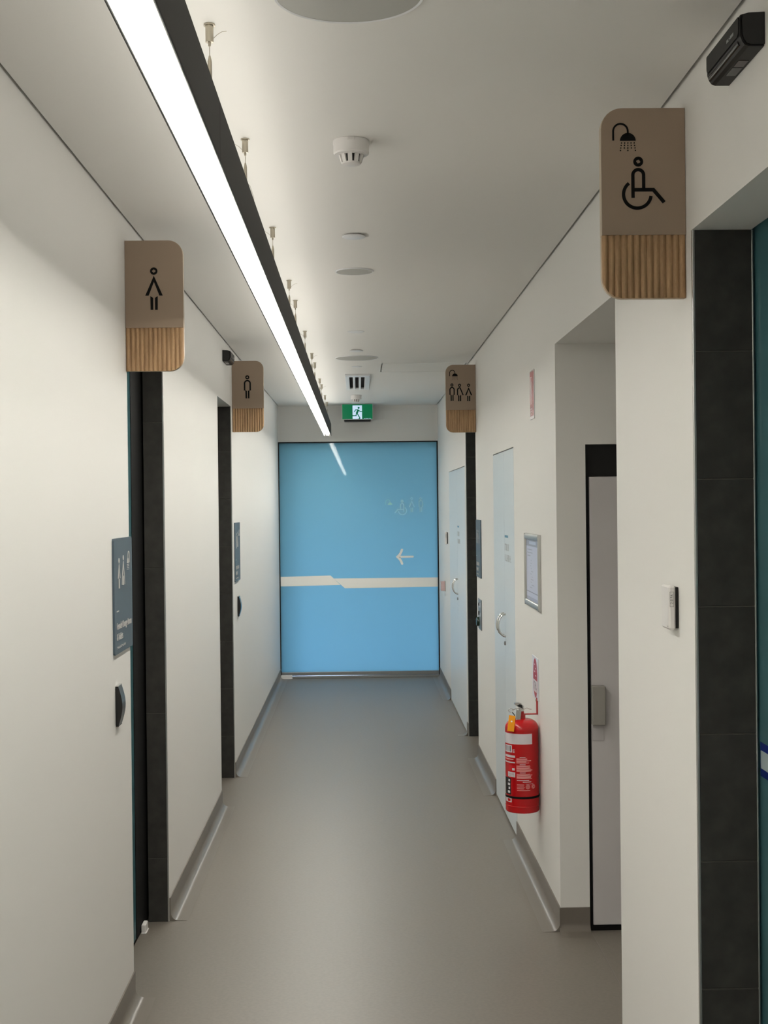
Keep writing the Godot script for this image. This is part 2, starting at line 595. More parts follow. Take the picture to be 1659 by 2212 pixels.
	cove(st, Vector3(XR - 0.005, FY, -5.355), Vector3(1, 0, 0), Vector3(0, 0, 1), 0.905 - XR + 0.005)
	var br := obj("baseboard_right", st, M.cove)
	br.set_meta("kind", "structure")

	# flush weld line in the vinyl at the side passage
	obj("seam", boxm(Vector3(0.905, FY - 0.001, -5.33), Vector3(0.909, FY + 0.0008, -3.0)), M.cove, fl)

func tile_jamb(parent: Node, side: float, z: float, depth: float, step: float) -> void:
	var x0 := XL if side < 0 else XR
	var xa := x0 + side * 0.006
	var xb := x0 + side * depth
	var y := FY
	var next := 0.25
	while y < HEAD - 0.01:
		var top := minf(next, HEAD)
		obj("tile", boxm(Vector3(xa, y + 0.001, -z), Vector3(xb, top - 0.0015, -z - 0.0098), 0.0012), M.tile, parent)
		y = top
		next += step
	obj("grout", boxm(Vector3(xa, FY, -z - 0.0025), Vector3(xb, HEAD, -z - 0.0099)), M.grout, parent)
	if depth > 0.1:
		obj("tile_trim", boxm(Vector3(xb, FY, -z + 0.0005), Vector3(xb + side * 0.004, HEAD, -z - 0.0099), 0.0008), M.alu, parent)
	obj("tile_trim", boxm(Vector3(x0 + side * 0.0005, FY, -z + 0.0005), Vector3(xa, HEAD, -z - 0.0099), 0.0008), M.alu, parent)

func slider(called: String, side: float, z0: float, z1: float, x: float, label: String) -> Node3D:
	var d := structure(called, label, "door", Vector3(x, FY, -(z0 + z1) / 2))
	var w := (z1 - z0) / 2 + 0.05
	obj("glass_leaf", boxm(Vector3(0, 0.012, -w), Vector3(side * 0.012, HEAD + 0.045, w), 0.001), M.glass, d)
	obj("top_track", boxm(Vector3(side * 0.002, HEAD + 0.05, -w - 0.1), Vector3(side * 0.07, HEAD + 0.13, w + 0.1)), M.steel, d)
	if side < 0:
		obj("closing_stile", boxm(Vector3(0.0025, 0.012, -w), Vector3(-0.0145, HEAD + 0.045, -w + 0.30), 0.001), M.rubber, d, "black closing stile")
	obj("brush_seal", boxm(Vector3(0, 0.0, -w), Vector3(side * 0.01, 0.012, w)), M.rubber, d)
	return d

func build_openings() -> void:
	var wl := get_node("wall_left")
	var wr := get_node("wall_right")
	tile_jamb(wl, -1, 5.563, 0.085, 0.6)
	tile_jamb(wl, -1, 8.511, 0.085, 0.3)
	tile_jamb(wr, 1, 9.912, 0.085, 0.3)
	tile_jamb(wr, 1, 3.139, 0.14, 0.3)
	slider("door_1", -1, 4.70, 5.563, XL - 0.095, "closed dark glass sliding door below the sign with a woman pictogram")
	slider("door_2", -1, 7.69, 8.511, XL - 0.095, "closed dark glass sliding door below the sign with a man pictogram")
	slider("door_3", 1, 9.05, 9.912, XR + 0.095, "closed dark glass sliding door below the sign with three figures")
	var d := slider("door_4", 1, 2.24, 3.139, XR + 0.15, "closed teal glass sliding door with a blue and pale band below the wheelchair sign")
	# safety band on the glass: blue with a pale strip, running to the leaf's edge
	obj("safety_band", boxm(Vector3(-0.0012, 1.066, -0.448), Vector3(0.0, 1.146, 0.45)), M.film_blue, d, "dark blue safety band")
	obj("band_strip", boxm(Vector3(-0.002, 1.085, -0.442), Vector3(-0.0012, 1.127, 0.45)), M.film_pale, d, "pale strip in the safety band")
	# floor guide of the first sliding door
	var g := thing("floor_guide", "small white floor guide block at the foot of the dark doorway below the woman sign", "door guide", Vector3(XL - 0.082, FY, -5.44))
	obj("guide_block", boxm(Vector3(-0.009, 0.0, -0.03), Vector3(0.009, 0.036, 0.03), 0.003), M.white_plastic, g)
	obj("guide_foot", boxm(Vector3(-0.0092, 0.0, -0.034), Vector3(0.012, 0.004, 0.034), 0.001), M.white_plastic, g)

func build_end_door() -> void:
	var d := structure("door_5", "full width blue glass sliding door with a white band and arrow, closing the corridor", "door", Vector3(0, FY, -ZE))
	var b := -FY
	obj("glass_leaf", boxm(Vector3(XL + 0.010, 0.06, -0.022), Vector3(XR - 0.012, HEAD + b - 0.002, -0.034), 0.001), M.glass, d, "translucent blue glass leaf")
	obj("frame_head", boxm(Vector3(XL, HEAD + b - 0.004, -0.004), Vector3(XR, HEAD + b + 0.008, -0.05)), M.black, d)
	obj("frame_side", boxm(Vector3(XR - 0.012, 0.0, -0.004), Vector3(XR, HEAD + b, -0.05)), M.black, d)
	obj("frame_side", boxm(Vector3(XL, 0.0, -0.010), Vector3(XL + 0.010, HEAD + b, -0.05)), M.black, d)
	obj("bottom_rail", boxm(Vector3(XL + 0.01, 0.026, -0.016), Vector3(XR - 0.012, 0.062, -0.04), 0.003), M.steel, d)
	obj("sill", boxm(Vector3(XL, 0.0, -0.002), Vector3(XR, 0.024, -0.045), 0.003), M.steel, d)
	var z0 := -0.022
	var z1 := -0.0195
	# band in two lengths that meet on a slant
	var st := begin()
	prism(st, PackedVector2Array([Vector2(XL + 0.012, 0.905 + b), Vector2(XL + 0.012, 1.000 + b), Vector2(-0.297, 1.008 + b), Vector2(-0.199, 0.912 + b)]), z0, z1)
	obj("band", st, M.decal, d)
	st = begin()
	prism(st, PackedVector2Array([Vector2(-0.266, 0.978 + b), Vector2(XR - 0.013, 0.976 + b), Vector2(XR - 0.013, 0.884 + b), Vector2(-0.155, 0.879 + b)]), z0, z1 + 0.0008)
	obj("band", st, M.decal, d)
	# arrow
	st = begin()
	var yc := 1.187 + b
	prism(st, PackedVector2Array(rounded(0.39, yc - 0.0095, 0.536, yc + 0.0095, [0.0, 0.009, 0.009, 0.0])), z0, z1)
	for s in [-1.0, 1.0]:
		var q := PackedVector2Array([Vector2(0.356, yc), Vector2(0.378, yc + s * 0.020), Vector2(0.396, yc + s * 0.042), Vector2(0.408, yc + s * 0.074), Vector2(0.414, yc + s * 0.080), Vector2(0.424, yc + s * 0.080), Vector2(0.431, yc + s * 0.074), Vector2(0.424, yc + s * 0.048), Vector2(0.412, yc + s * 0.026), Vector2(0.402, yc + s * 0.008), Vector2(0.402, yc)])
		if s > 0:
			q.reverse()
		prism(st, q, z0, z1 - 0.0002 * (s + 1))
	obj("arrow", st, M.decal, d, "white arrow pointing left")
	st = begin()
	draw_pict(st, "wheelchair", Vector2(0.425, 1.742 + b), 1.22, z0, z1, true)
	draw_pict(st, "woman", Vector2(0.522, 1.768 + b), 1.02, z0, z1)
	draw_pict(st, "man", Vector2(0.612, 1.768 + b), 1.02, z0, z1)
	obj("pictogram", st, M.faint, d, "faint wheelchair, woman and man figures")
	st = begin()
	draw_pict(st, "shower", Vector2(0.305, 1.708 + b), 1.25, z0, z1)
	obj("pictogram", st, M.faint_green, d, "faint shower symbol")
	var g := thing("floor_guide", "white block at the foot of the blue glass door", "door guide", Vector3(XL + 0.062, FY, -ZE + 0.012))
	obj("guide_block", boxm(Vector3(-0.056, 0.0, -0.012), Vector3(0.056, 0.036, 0.018), 0.004), M.white_plastic, g)
	obj("guide_foot", boxm(Vector3(-0.058, 0.0, -0.012), Vector3(0.058, 0.006, 0.022), 0.001), M.white_plastic, g)

func bow_handle(parent: Node, x: float, y: float) -> void:
	var pts := []
	for i in 13:
		var t := lerpf(-PI / 2, PI / 2, i / 12.0)
		pts.append(Vector3(x, y + 0.060 * sin(t), 0.002 + 0.040 * cos(t)))
	obj("handle", tubem(pts, 0.0055, 10), M.chrome, parent, "brushed bow handle")

func glyph_bars(st: SurfaceTool, x: float, y: float, w: float, h: float, n: int, seed_: int, z0: float, z1: float) -> void:
	# too small to read in the photograph: a row of thin strokes
	var r := RandomNumberGenerator.new()
	r.seed = seed_
	var pitch := w / n
	for i in n:
		var x0 := x + i * pitch
		box(st, Vector3(x0, y, z0), Vector3(x0 + pitch * 0.22, y + h, z1))
		if r.randf() < 0.8:
			var yy: float = y + h * [0.0, 0.42, 0.82][r.randi() % 3]
			box(st, Vector3(x0, yy, z0), Vector3(x0 + pitch * 0.7, yy + h * 0.18, z1))
		if r.randf() < 0.45:
			box(st, Vector3(x0 + pitch * 0.52, y, z0), Vector3(x0 + pitch * 0.72, y + h, z1))

func closet(called: String, z0: float, z1: float, seam: float, label: String) -> void:
	# local x runs towards the camera along the right wall
	var c := structure(called, label, "cupboard door", Vector3(XR, FY, -(z0 + z1) / 2), -PI / 2)
	var mid := (z0 + z1) / 2
	var xa := mid - z1 + 0.004
	var xb := mid - z0 - 0.004
	var xs := mid - seam
	var top := 1.99 - FY
	for e in [[xa, xs - 0.0015], [xs + 0.0015, xb]]:
		var leaf := obj("door_leaf", boxm(Vector3(e[0], 0.012, -0.022), Vector3(e[1], top - 0.006, 0.001), 0.0015), M.laminate, c)
		bow_handle(leaf, xs - 0.042 if e[0] == xa else xs + 0.042, 1.056)
		if e[0] != xa:
			obj("keyhole", lathem([Vector2(0.0, 0.0), Vector2(0.011, 0.0), Vector2(0.011, 0.007), Vector2(0.007, 0.009), Vector2(0.0, 0.009)], 16, Transform3D(Basis(Vector3.RIGHT, PI / 2), Vector3(xs + 0.02, 0.957, 0.001))), M.steel, leaf)
			obj("label_mark", boxm(Vector3(xs + 0.03, 1.533, 0.001), Vector3(xs + 0.19, 1.546, 0.0016)), M.blue_text, leaf)
			var st := begin()
			glyph_bars(st, xs + 0.03, 1.464, 0.19, 0.036, 6, 5, 0.001, 0.0016)
			glyph_bars(st, xs + 0.03, 1.406, 0.30, 0.036, 9, 6, 0.001, 0.0016)
			obj("label_print", st, M.grey_text, leaf)
	obj("inside", boxm(Vector3(xa, 0.012, -0.045), Vector3(xb, top, -0.024)), M.duct, c)

func build_closets() -> void:
	closet("door_6", 6.83, 7.875, 7.30, "flush pale cupboard doors with bow handles beside the fire extinguisher")
	closet("door_7", 10.0, 11.755, 10.82, "flush pale cupboard doors with bow handles beside the blue glass door")

func build_recess_door() -> void:
	var d := structure("door_8", "light grey door leaf with a black surround and grey block handle in the side passage", "door", Vector3(0.905, FY, -5.355))
	var b := -FY
	obj("black_surround", boxm(Vector3(0.0005, 0.0, -0.03), Vector3(0.012, 1.933 + b, -0.08)), M.black, d)
	obj("dark_gap_panel", boxm(Vector3(0.0005, 1.805 + b, -0.028), Vector3(0.924, 1.9325 + b, -0.08)), M.black, d, "black panel painted as the dark gap above the leaf")  # black sheet where there is only a shaded gap over the leaf
	obj("black_surround", boxm(Vector3(0.912, 0.0, -0.03), Vector3(0.924, 1.805 + b, -0.08)), M.black, d)
	obj("bottom_seal", boxm(Vector3(0.0005, 0.0005, 0.0), Vector3(0.924, 0.016, -0.07)), M.rubber, d)
	var leaf := obj("door_leaf", boxm(Vector3(0.014, 0.020, -0.006), Vector3(0.910, 1.803 + b, -0.046), 0.002), M.leaf, d)
	obj("edge_seal", boxm(Vector3(0.0035, 0.016, -0.004), Vector3(0.0125, 1.803 + b, -0.05)), M.rubber, d)
	obj("handle_shadow_plate", boxm(Vector3(0.018, 0.745 + b, -0.006), Vector3(0.064, 0.96 + b, -0.002), 0.001), M.handle_shadow_plate, leaf)  # thin plate painted as the shadow under the block handle
	obj("handle", boxm(Vector3(0.013, 0.812 + b, -0.004), Vector3(0.066, 0.968 + b, 0.032), 0.003), M.handle_grey, leaf, "grey block handle")

# ------------------------------------------------------------------ lamp

func build_pendant() -> void:
	var y0 := 2.378
	var y1 := 2.496
	var hw := 0.035
	var z1 := 13.0
	var each := 2.65
	var t := thing("linear_pendant_light", "long black linear pendant light with a glowing white diffuser hung on thin wires", "light", Vector3(LIGHT_X, y0, 0))
	var h := y1 - y0
	for k in range(-1, 5):  # the section behind the camera is added to brighten the near walls
		var a := -k * each - 0.0008
		var b := -minf((k + 1) * each, z1) + 0.0008
		var st := begin()
		box(st, Vector3(-hw, 0, a), Vector3(-hw + 0.003, h, b), 0.0008)
		box(st, Vector3(hw - 0.003, 0, a), Vector3(hw, h, b), 0.0008)
		box(st, Vector3(-hw + 0.003, h - 0.02, a), Vector3(hw - 0.003, h - 0.016, b))
		obj("housing", st, M.black_metal, t)
		st = begin()
		box(st, Vector3(-hw + 0.003, 0.0006, a), Vector3(-hw + 0.0045, 0.021, b))
		box(st, Vector3(hw - 0.0045, 0.0006, a), Vector3(hw - 0.003, 0.021, b))
		obj("reflector", st, M.reflector, t)
		# lower lens: a recessed white sheet with a raised middle bar
		obj("diffuser", boxm(Vector3(-hw + 0.0047, 0.0175, a - 0.004), Vector3(hw - 0.0047, 0.021, b + 0.004), 0.001), M.diffuser, t)
		obj("lens_bar", boxm(Vector3(-0.011, 0.0035, a - 0.004), Vector3(0.011, 0.0175, b + 0.004), 0.001), M.diffuser, t)
		# ridge-shaped upper lens that throws light sideways onto the ceiling
		st = begin()
		prism(st, PackedVector2Array([Vector2(-0.030, h - 0.014), Vector2(0.030, h - 0.014), Vector2(0.030, h - 0.004), Vector2(0.0, h + 0.036), Vector2(-0.030, h - 0.004)]), -(a - 0.004), -(b + 0.004), Transform3D(Basis(Vector3.RIGHT, Vector3.UP, Vector3(0, 0, -1)), Vector3.ZERO))
		obj("upper_lens", st, M.diffuser, t)
		# [width, energy, place, facing]
		var slant := Vector3(0.040, 0.030, 0).normalized()
		for q in [[0.059, 15.0, Vector3(0, 0.0168, 0), Vector3.DOWN], [0.021, 20.0, Vector3(0, 0.0026, 0), Vector3.DOWN], [0.046, 1.3, Vector3(0.0165, h + 0.0168, 0), slant], [0.046, 1.3, Vector3(-0.0165, h + 0.0168, 0), Vector3(-slant.x, slant.y, 0)]]:
			var l := AreaLight3D.new()
			l.name = "lamp"
			l.area_size = Vector2(q[0], a - b - 0.012)
			l.area_normalize_energy = false
			l.light_color = Color(1.0, 0.985, 0.95)
			l.light_energy = q[1]
			l.area_range = 30.0
			l.area_attenuation = 2.0
			l.shadow_enabled = true
			t.add_child(l, true)
			l.transform = Transform3D(Basis.looking_at(q[3], Vector3.BACK), q[2] + Vector3(0, 0, (a + b) / 2))
	obj("end_cap", boxm(Vector3(-hw, 0, -z1), Vector3(hw, h, -z1 - 0.002)), M.black_metal, t)
	obj("end_cap", boxm(Vector3(-hw, 0, each), Vector3(hw, h, each + 0.002)), M.black_metal, t)
	var top := CY - y0
	var zs := [-2.0, -0.6, 0.5, 1.6, 2.80, 3.67, 4.83, 5.96, 6.535, 7.68, 8.79, 9.36, 10.54, 11.04, 12.12, 12.9]
	for i in zs.size():
		var z: float = -zs[i]
		var at := Transform3D(Basis.IDENTITY, Vector3(0, 0, z))
		var wire := obj("wire", lathem([Vector2(0.0009, h - 0.015), Vector2(0.0009, top - 0.02)], 8, at), M.nickel, t)
		obj("ceiling_cup", lathem([Vector2(0, top - 0.038), Vector2(0.0085, top - 0.038), Vector2(0.0085, top - 0.004), Vector2(0.012, top - 0.004), Vector2(0.012, top - 0.0005), Vector2(0, top - 0.0005)], 20, at), M.nickel, wire)
		obj("cup_tip", lathem([Vector2(0, top - 0.046), Vector2(0.0028, top - 0.046), Vector2(0.0032, top - 0.038), Vector2(0, top - 0.038)], 12, at), M.nickel, wire)
		obj("gripper", lathem([Vector2(0, top - 0.125), Vector2(0.0045, top - 0.125), Vector2(0.0045, top - 0.078), Vector2(0.002, top - 0.066), Vector2(0, top - 0.066)], 14, at), M.nickel, wire)
		var s := -1.0 if i % 3 != 1 else 1.0
		obj("wire_tail", tubem([Vector3(s * 0.008, top - 0.030, z), Vector3(s * 0.016, top - 0.022, z), Vector3(s * 0.026, top - 0.016, z), Vector3(s * 0.036, top - 0.015, z)], 0.0006, 6), M.nickel, wire)
		if i % 2 == 1:
			obj("wire_tail", tubem([Vector3(0.003, top - 0.120, z), Vector3(0.012, top - 0.128, z), Vector3(0.022, top - 0.160, z), Vector3(0.025, h + 0.002, z)], 0.0006, 6), M.nickel, wire)

# ------------------------------------------------------------------ blade signs

func fluted(x0: float, y0: float, x1: float, y1: float, r: float, outer_right: bool, depth: float, rise: float, flutes: int) -> SurfaceTool:
	# board with vertical reeds on its face; the lower outer corner is rounded; grain runs upwards
	var st := begin()
	var per := 8
	var n := flutes * per
	var w := x1 - x0
	var low := func(x: float) -> float:
		var d := (x1 - x) if outer_right else (x - x0)
		if d >= r:
			return y0
		return y0 + r - sqrt(maxf(r * r - (r - d) * (r - d), 0.0))
	for i in n:
		var xa := x0 + w * i / n
		var xb := x0 + w * (i + 1) / n
		var ha := depth + rise * absf(sin(PI * i / per))
		var hb := depth + rise * absf(sin(PI * (i + 1) / per))
		var ya: float = low.call(xa)
		var yb: float = low.call(xb)
		var v := [Vector3(xa, ya, ha), Vector3(xb, yb, hb), Vector3(xb, y1, hb), Vector3(xa, y1, ha)]
		st.set_smooth_group(1 + i / per)
		for f in [[0, 2, 1], [0, 3, 2]]:
			for k in f:
				st.set_uv(Vector2((v[k].x - x0) / 0.2, (y1 - v[k].y) / 0.2))
				st.add_vertex(v[k])
		st.set_smooth_group(-1)
		for q in [[Vector3(xa, y1, 0), Vector3(xb, y1, 0), Vector3(xb, y1, hb), Vector3(xa, y1, ha)], [Vector3(xa, ya, 0), Vector3(xa, ya, ha), Vector3(xb, yb, hb), Vector3(xb, yb, 0)]]:
			for f in [[0, 1, 2], [0, 2, 3]]:
				for k in f:
					st.set_uv(Vector2((q[k].x - x0) / 0.2, (y1 - q[k].y) / 0.2))
					st.add_vertex(q[k])
	for x in [x0, x1]:
		var yl: float = low.call(x)
		var pts := [Vector3(x, yl, 0), Vector3(x, y1, 0), Vector3(x, y1, depth), Vector3(x, yl, depth)]
		for f in [[0, 1, 2], [0, 2, 3]]:
			for k in f:
				st.set_uv(Vector2(pts[k].z / 0.2, (y1 - pts[k].y) / 0.2))
				st.add_vertex(pts[k])
	return st

func blade(at: Vector3, right: bool, label: String, picts: Array, rise := 0.0045) -> void:
	# origin at the top corner on the wall; hangs out into the corridor
	var t := thing("blade_sign", label, "sign", at, 0.0, "projecting signs above the doors")
	var x0 := 0.0 if not right else -0.2
	var x1 := x0 + 0.2
	var rt := 0.05
	var st := begin()
	prism(st, rounded(x0, -0.302, x1, 0.0, [0.0, 0.0, rt if not right else 0.0, rt if right else 0.0]), -0.030, 0.0)
	obj("panel", st, M.taupe, t, "taupe upper panel")
	st = begin()
	prism(st, rounded(x0 - 0.0008, -0.3018, x1 + 0.0008, 0.0008, [0.0, 0.0, rt if not right else 0.0, rt if right else 0.0]), -0.027, -0.003)
	obj("panel_edge", st, M.sign_edge, t)
	st = begin()
	prism(st, rounded(x0, -0.452, x1, -0.302, [rt if right else 0.0, rt if not right else 0.0, 0.0, 0.0]), -0.030, -0.016)
	obj("core", st, M.sign_edge, t)
	var w := fluted(x0, -0.452, x1, -0.302, rt, not right, 0.010, rise, 13)
	var o := obj("fluted_wood", w, M.wood, t, "fluted timber lower panel")
	o.position.z = -0.016
	for p in picts:
		var ps := begin()
		for kind in p[0]:
			draw_pict(ps, kind, Vector2(x0 + p[1], -p[2]), p[3], 0.0, 0.0012)
		obj("pictogram", ps, M.ink, t, "black %s symbol" % p[0][0])

func build_blade_signs() -> void:
	blade(Vector3(XL + 0.001, 2.625, -4.677), false, "taupe and fluted timber sign with one black woman figure", [[["woman"], 0.100, 0.106, 1.0]])
	blade(Vector3(XL + 0.001, 2.630, -8.584), false, "taupe and fluted timber sign with one black man figure", [[["man"], 0.098, 0.104, 1.0]])
	blade(Vector3(XR - 0.001, 2.637, -3.194), true, "large taupe and timber sign with black shower and wheelchair symbols", [[["shower", "spray"], 0.0632, 0.0772, 1.0], [["wheelchair"], 0.0875, 0.1276, 1.0]])
	blade(Vector3(XR - 0.001, 2.635, -8.984), true, "taupe and timber sign with black shower and three standing figures", [[["shower", "spray"], 0.062, 0.0757, 1.0], [["man"], 0.0418, 0.1345, 0.79], [["half"], 0.0927, 0.137, 0.79], [["woman"], 0.153, 0.137, 0.79]], 0.0025)

# ------------------------------------------------------------------ things on the walls

func tactile_sign(side: float, z0: float, z1: float, label: String, picts: Array, lines: Array) -> void:
	# width runs between depths z0 and z1
	var w := z1 - z0
	var t := thing("tactile_sign", label, "sign", Vector3(XL if side < 0 else XR, 1.218, -(z0 + z1) / 2), PI / 2 * -side)
	var st := begin()
	prism(st, rounded(-w / 2, 0, w / 2, 0.38, [0.008, 0.008, 0.008, 0.008], 4), 0.0005, 0.007)
	obj("plate", st, M.slate, t)
	st = begin()
	for p in picts:
		draw_pict(st, p[0], Vector2(p[1], p[2]), p[3], 0.007, 0.0085, p[4])
	obj("raised_figures", st, M.slate_relief, t)
	obj("dash", boxm(Vector3(-w / 2 + 0.035, 0.138, 0.007), Vector3(-w / 2 + 0.075, 0.142, 0.008)), M.slate_relief, t)
	var y := 0.078
	for l in lines:
		if l is String:
			var o := lettering("lettering", l, 0.0285, Vector3(-w / 2 + 0.035, y + 0.012, 0.0072), M.slate_relief, t, HORIZONTAL_ALIGNMENT_LEFT)
			o.position.z = 0.0076
		else:
			st = begin()
			glyph_bars(st, -w / 2 + 0.035, y, l[0], 0.022, l[1], l[2], 0.007, 0.008)
			obj("lettering", st, M.slate_relief, t)
		y -= 0.036
	st = begin()
	var r := RandomNumberGenerator.new()
	r.seed = 3
	for i in 22:
		for a in 2:
			for b in 3:
				if r.randf() < 0.5:
					prism(st, circle(Vector2(-w / 2 + 0.036 + i * 0.0075 + a * 0.0028, 0.018 + b * 0.0028), 0.0009, 6), 0.007, 0.0082)
	obj("braille", st, M.slate_relief, t)

func push_button(z: float, label: String) -> void:
	var t := thing("push_button", label, "push button", Vector3(XL, 0.982, -z), PI / 2)
	var side := PackedVector2Array()      # seen from the side: bulging towards the corridor
	for i in 13:
		var k := i / 12.0
		side.append(Vector2(0.010 + 0.013 * sin(PI * k), 0.004 + 0.127 * k))
	side.append(Vector2(0.0006, 0.131))
	side.append(Vector2(0.0006, 0.004))
	var st := begin()
	prism(st, side, -0.031, 0.031, Transform3D(Basis(Vector3(0, 0, 1), Vector3(0, 1, 0), Vector3(-1, 0, 0)), Vector3.ZERO))
	obj("body", st, M.black_gloss, t)
	obj("top_edge", boxm(Vector3(-0.031, 0.1305, 0.001), Vector3(0.031, 0.1345, 0.0115), 0.001), M.chrome, t)
	obj("bottom_edge", boxm(Vector3(-0.031, 0.0, 0.001), Vector3(0.031, 0.0035, 0.0105), 0.001), M.black, t)

func door_sensor(side: float, zc: float, y: float, label: String) -> void:
	var t := thing("door_sensor", label, "sensor", Vector3(XL if side < 0 else XR, y, -zc), PI / 2 * -side)
	var hl := 0.122
	# profile from the wall outwards: (out, up)
	var prof := PackedVector2Array([Vector2(0.0006, 0.0), Vector2(0.030, 0.0), Vector2(0.038, 0.003), Vector2(0.043, 0.010), Vector2(0.0465, 0.020), Vector2(0.0475, 0.050), Vector2(0.046, 0.060), Vector2(0.030, 0.0645), Vector2(0.0006, 0.066)])
	var bas := Transform3D(Basis(Vector3(0, 0, 1), Vector3(0, 1, 0), Vector3(-1, 0, 0)), Vector3.ZERO)
	var st := begin()
	prism(st, prof, -hl, hl, bas)
	obj("body", st, M.black, t)
	for s in [-1.0, 1.0]:
		st = begin()
		var cap := PackedVector2Array()
		for v in prof:
			cap.append(Vector2(0.0006 + (v.x - 0.0006) * 0.93, 0.033 + (v.y - 0.033) * 0.93))
		prism(st, cap, s * hl, s * (hl + 0.006), bas)
		obj("end_cap", st, M.black_gloss, t)
	st = begin()
	prism(st, rounded(-hl + 0.004, 0.022, hl - 0.004, 0.058, [0.012, 0.012, 0.004, 0.004], 5), 0.047, 0.0492)
	obj("front_cover", st, M.black, t)
	obj("lens_strip", tubem([Vector3(-hl + 0.006, 0.0135, 0.0395), Vector3(hl - 0.02, 0.0135, 0.0395)], 0.0068, 12), M.black_gloss, t)
	st = begin()
	glyph_bars(st, hl - 0.085, 0.0335, 0.05, 0.006, 6, 8, 0.0492, 0.0496)
	obj("maker_mark", st, M.grey_text, t)
	obj("window", boxm(Vector3(-0.055, -0.0008, 0.006), Vector3(-0.004, 0.0, 0.026)), M.black_gloss, t)
	obj("window", boxm(Vector3(0.0, -0.0008, 0.006), Vector3(0.040, 0.0, 0.026)), M.lens, t, "dark red sensor window")

func wall_sensor(z: float, y: float, label: String) -> void:
	var t := thing("wall_sensor", label, "wall sensor", Vector3(XR, y, -z), -PI / 2)
	obj("back_plate", boxm(Vector3(-0.038, 0.004, 0.0006), Vector3(0.038, 0.106, 0.008), 0.001), M.black_metal, t)
	obj("cover", boxm(Vector3(-0.041, 0.0, 0.008), Vector3(0.041, 0.110, 0.026), 0.005), M.white_plastic, t)
	# maker's sticker on the side that faces along the corridor
	var st := begin()
	var bas := Transform3D(Basis(Vector3(0, 0, -1), Vector3(0, 1, 0), Vector3(1, 0, 0)), Vector3(0.041, 0, 0))
	for q in [rounded(-0.0228, 0.058, -0.0132, 0.0585, [0, 0, 0, 0]), rounded(-0.0228, 0.0945, -0.0132, 0.095, [0, 0, 0, 0]), rounded(-0.0228, 0.058, -0.0223, 0.095, [0, 0, 0, 0]), rounded(-0.0137, 0.058, -0.0132, 0.095, [0, 0, 0, 0])]:
		prism(st, q, 0.0, 0.0004, bas)
	obj("sticker_outline", st, M.black_metal, t)
	var w := lettering("lettering", "2-0 PA", 0.008, Vector3(0.0412, 0.0765, 0.018), M.black_metal, t)
	w.mesh.depth = 0.0006
	w.transform = Transform3D(Basis(Vector3(0, 1, 0), Vector3(0, 0, 1), Vector3(1, 0, 0)), Vector3(0.0412, 0.0765, 0.018))
	obj("indicator", boxm(Vector3(0.030, 0.008, 0.026), Vector3(0.034, 0.010, 0.0265)), M.black_metal, t)

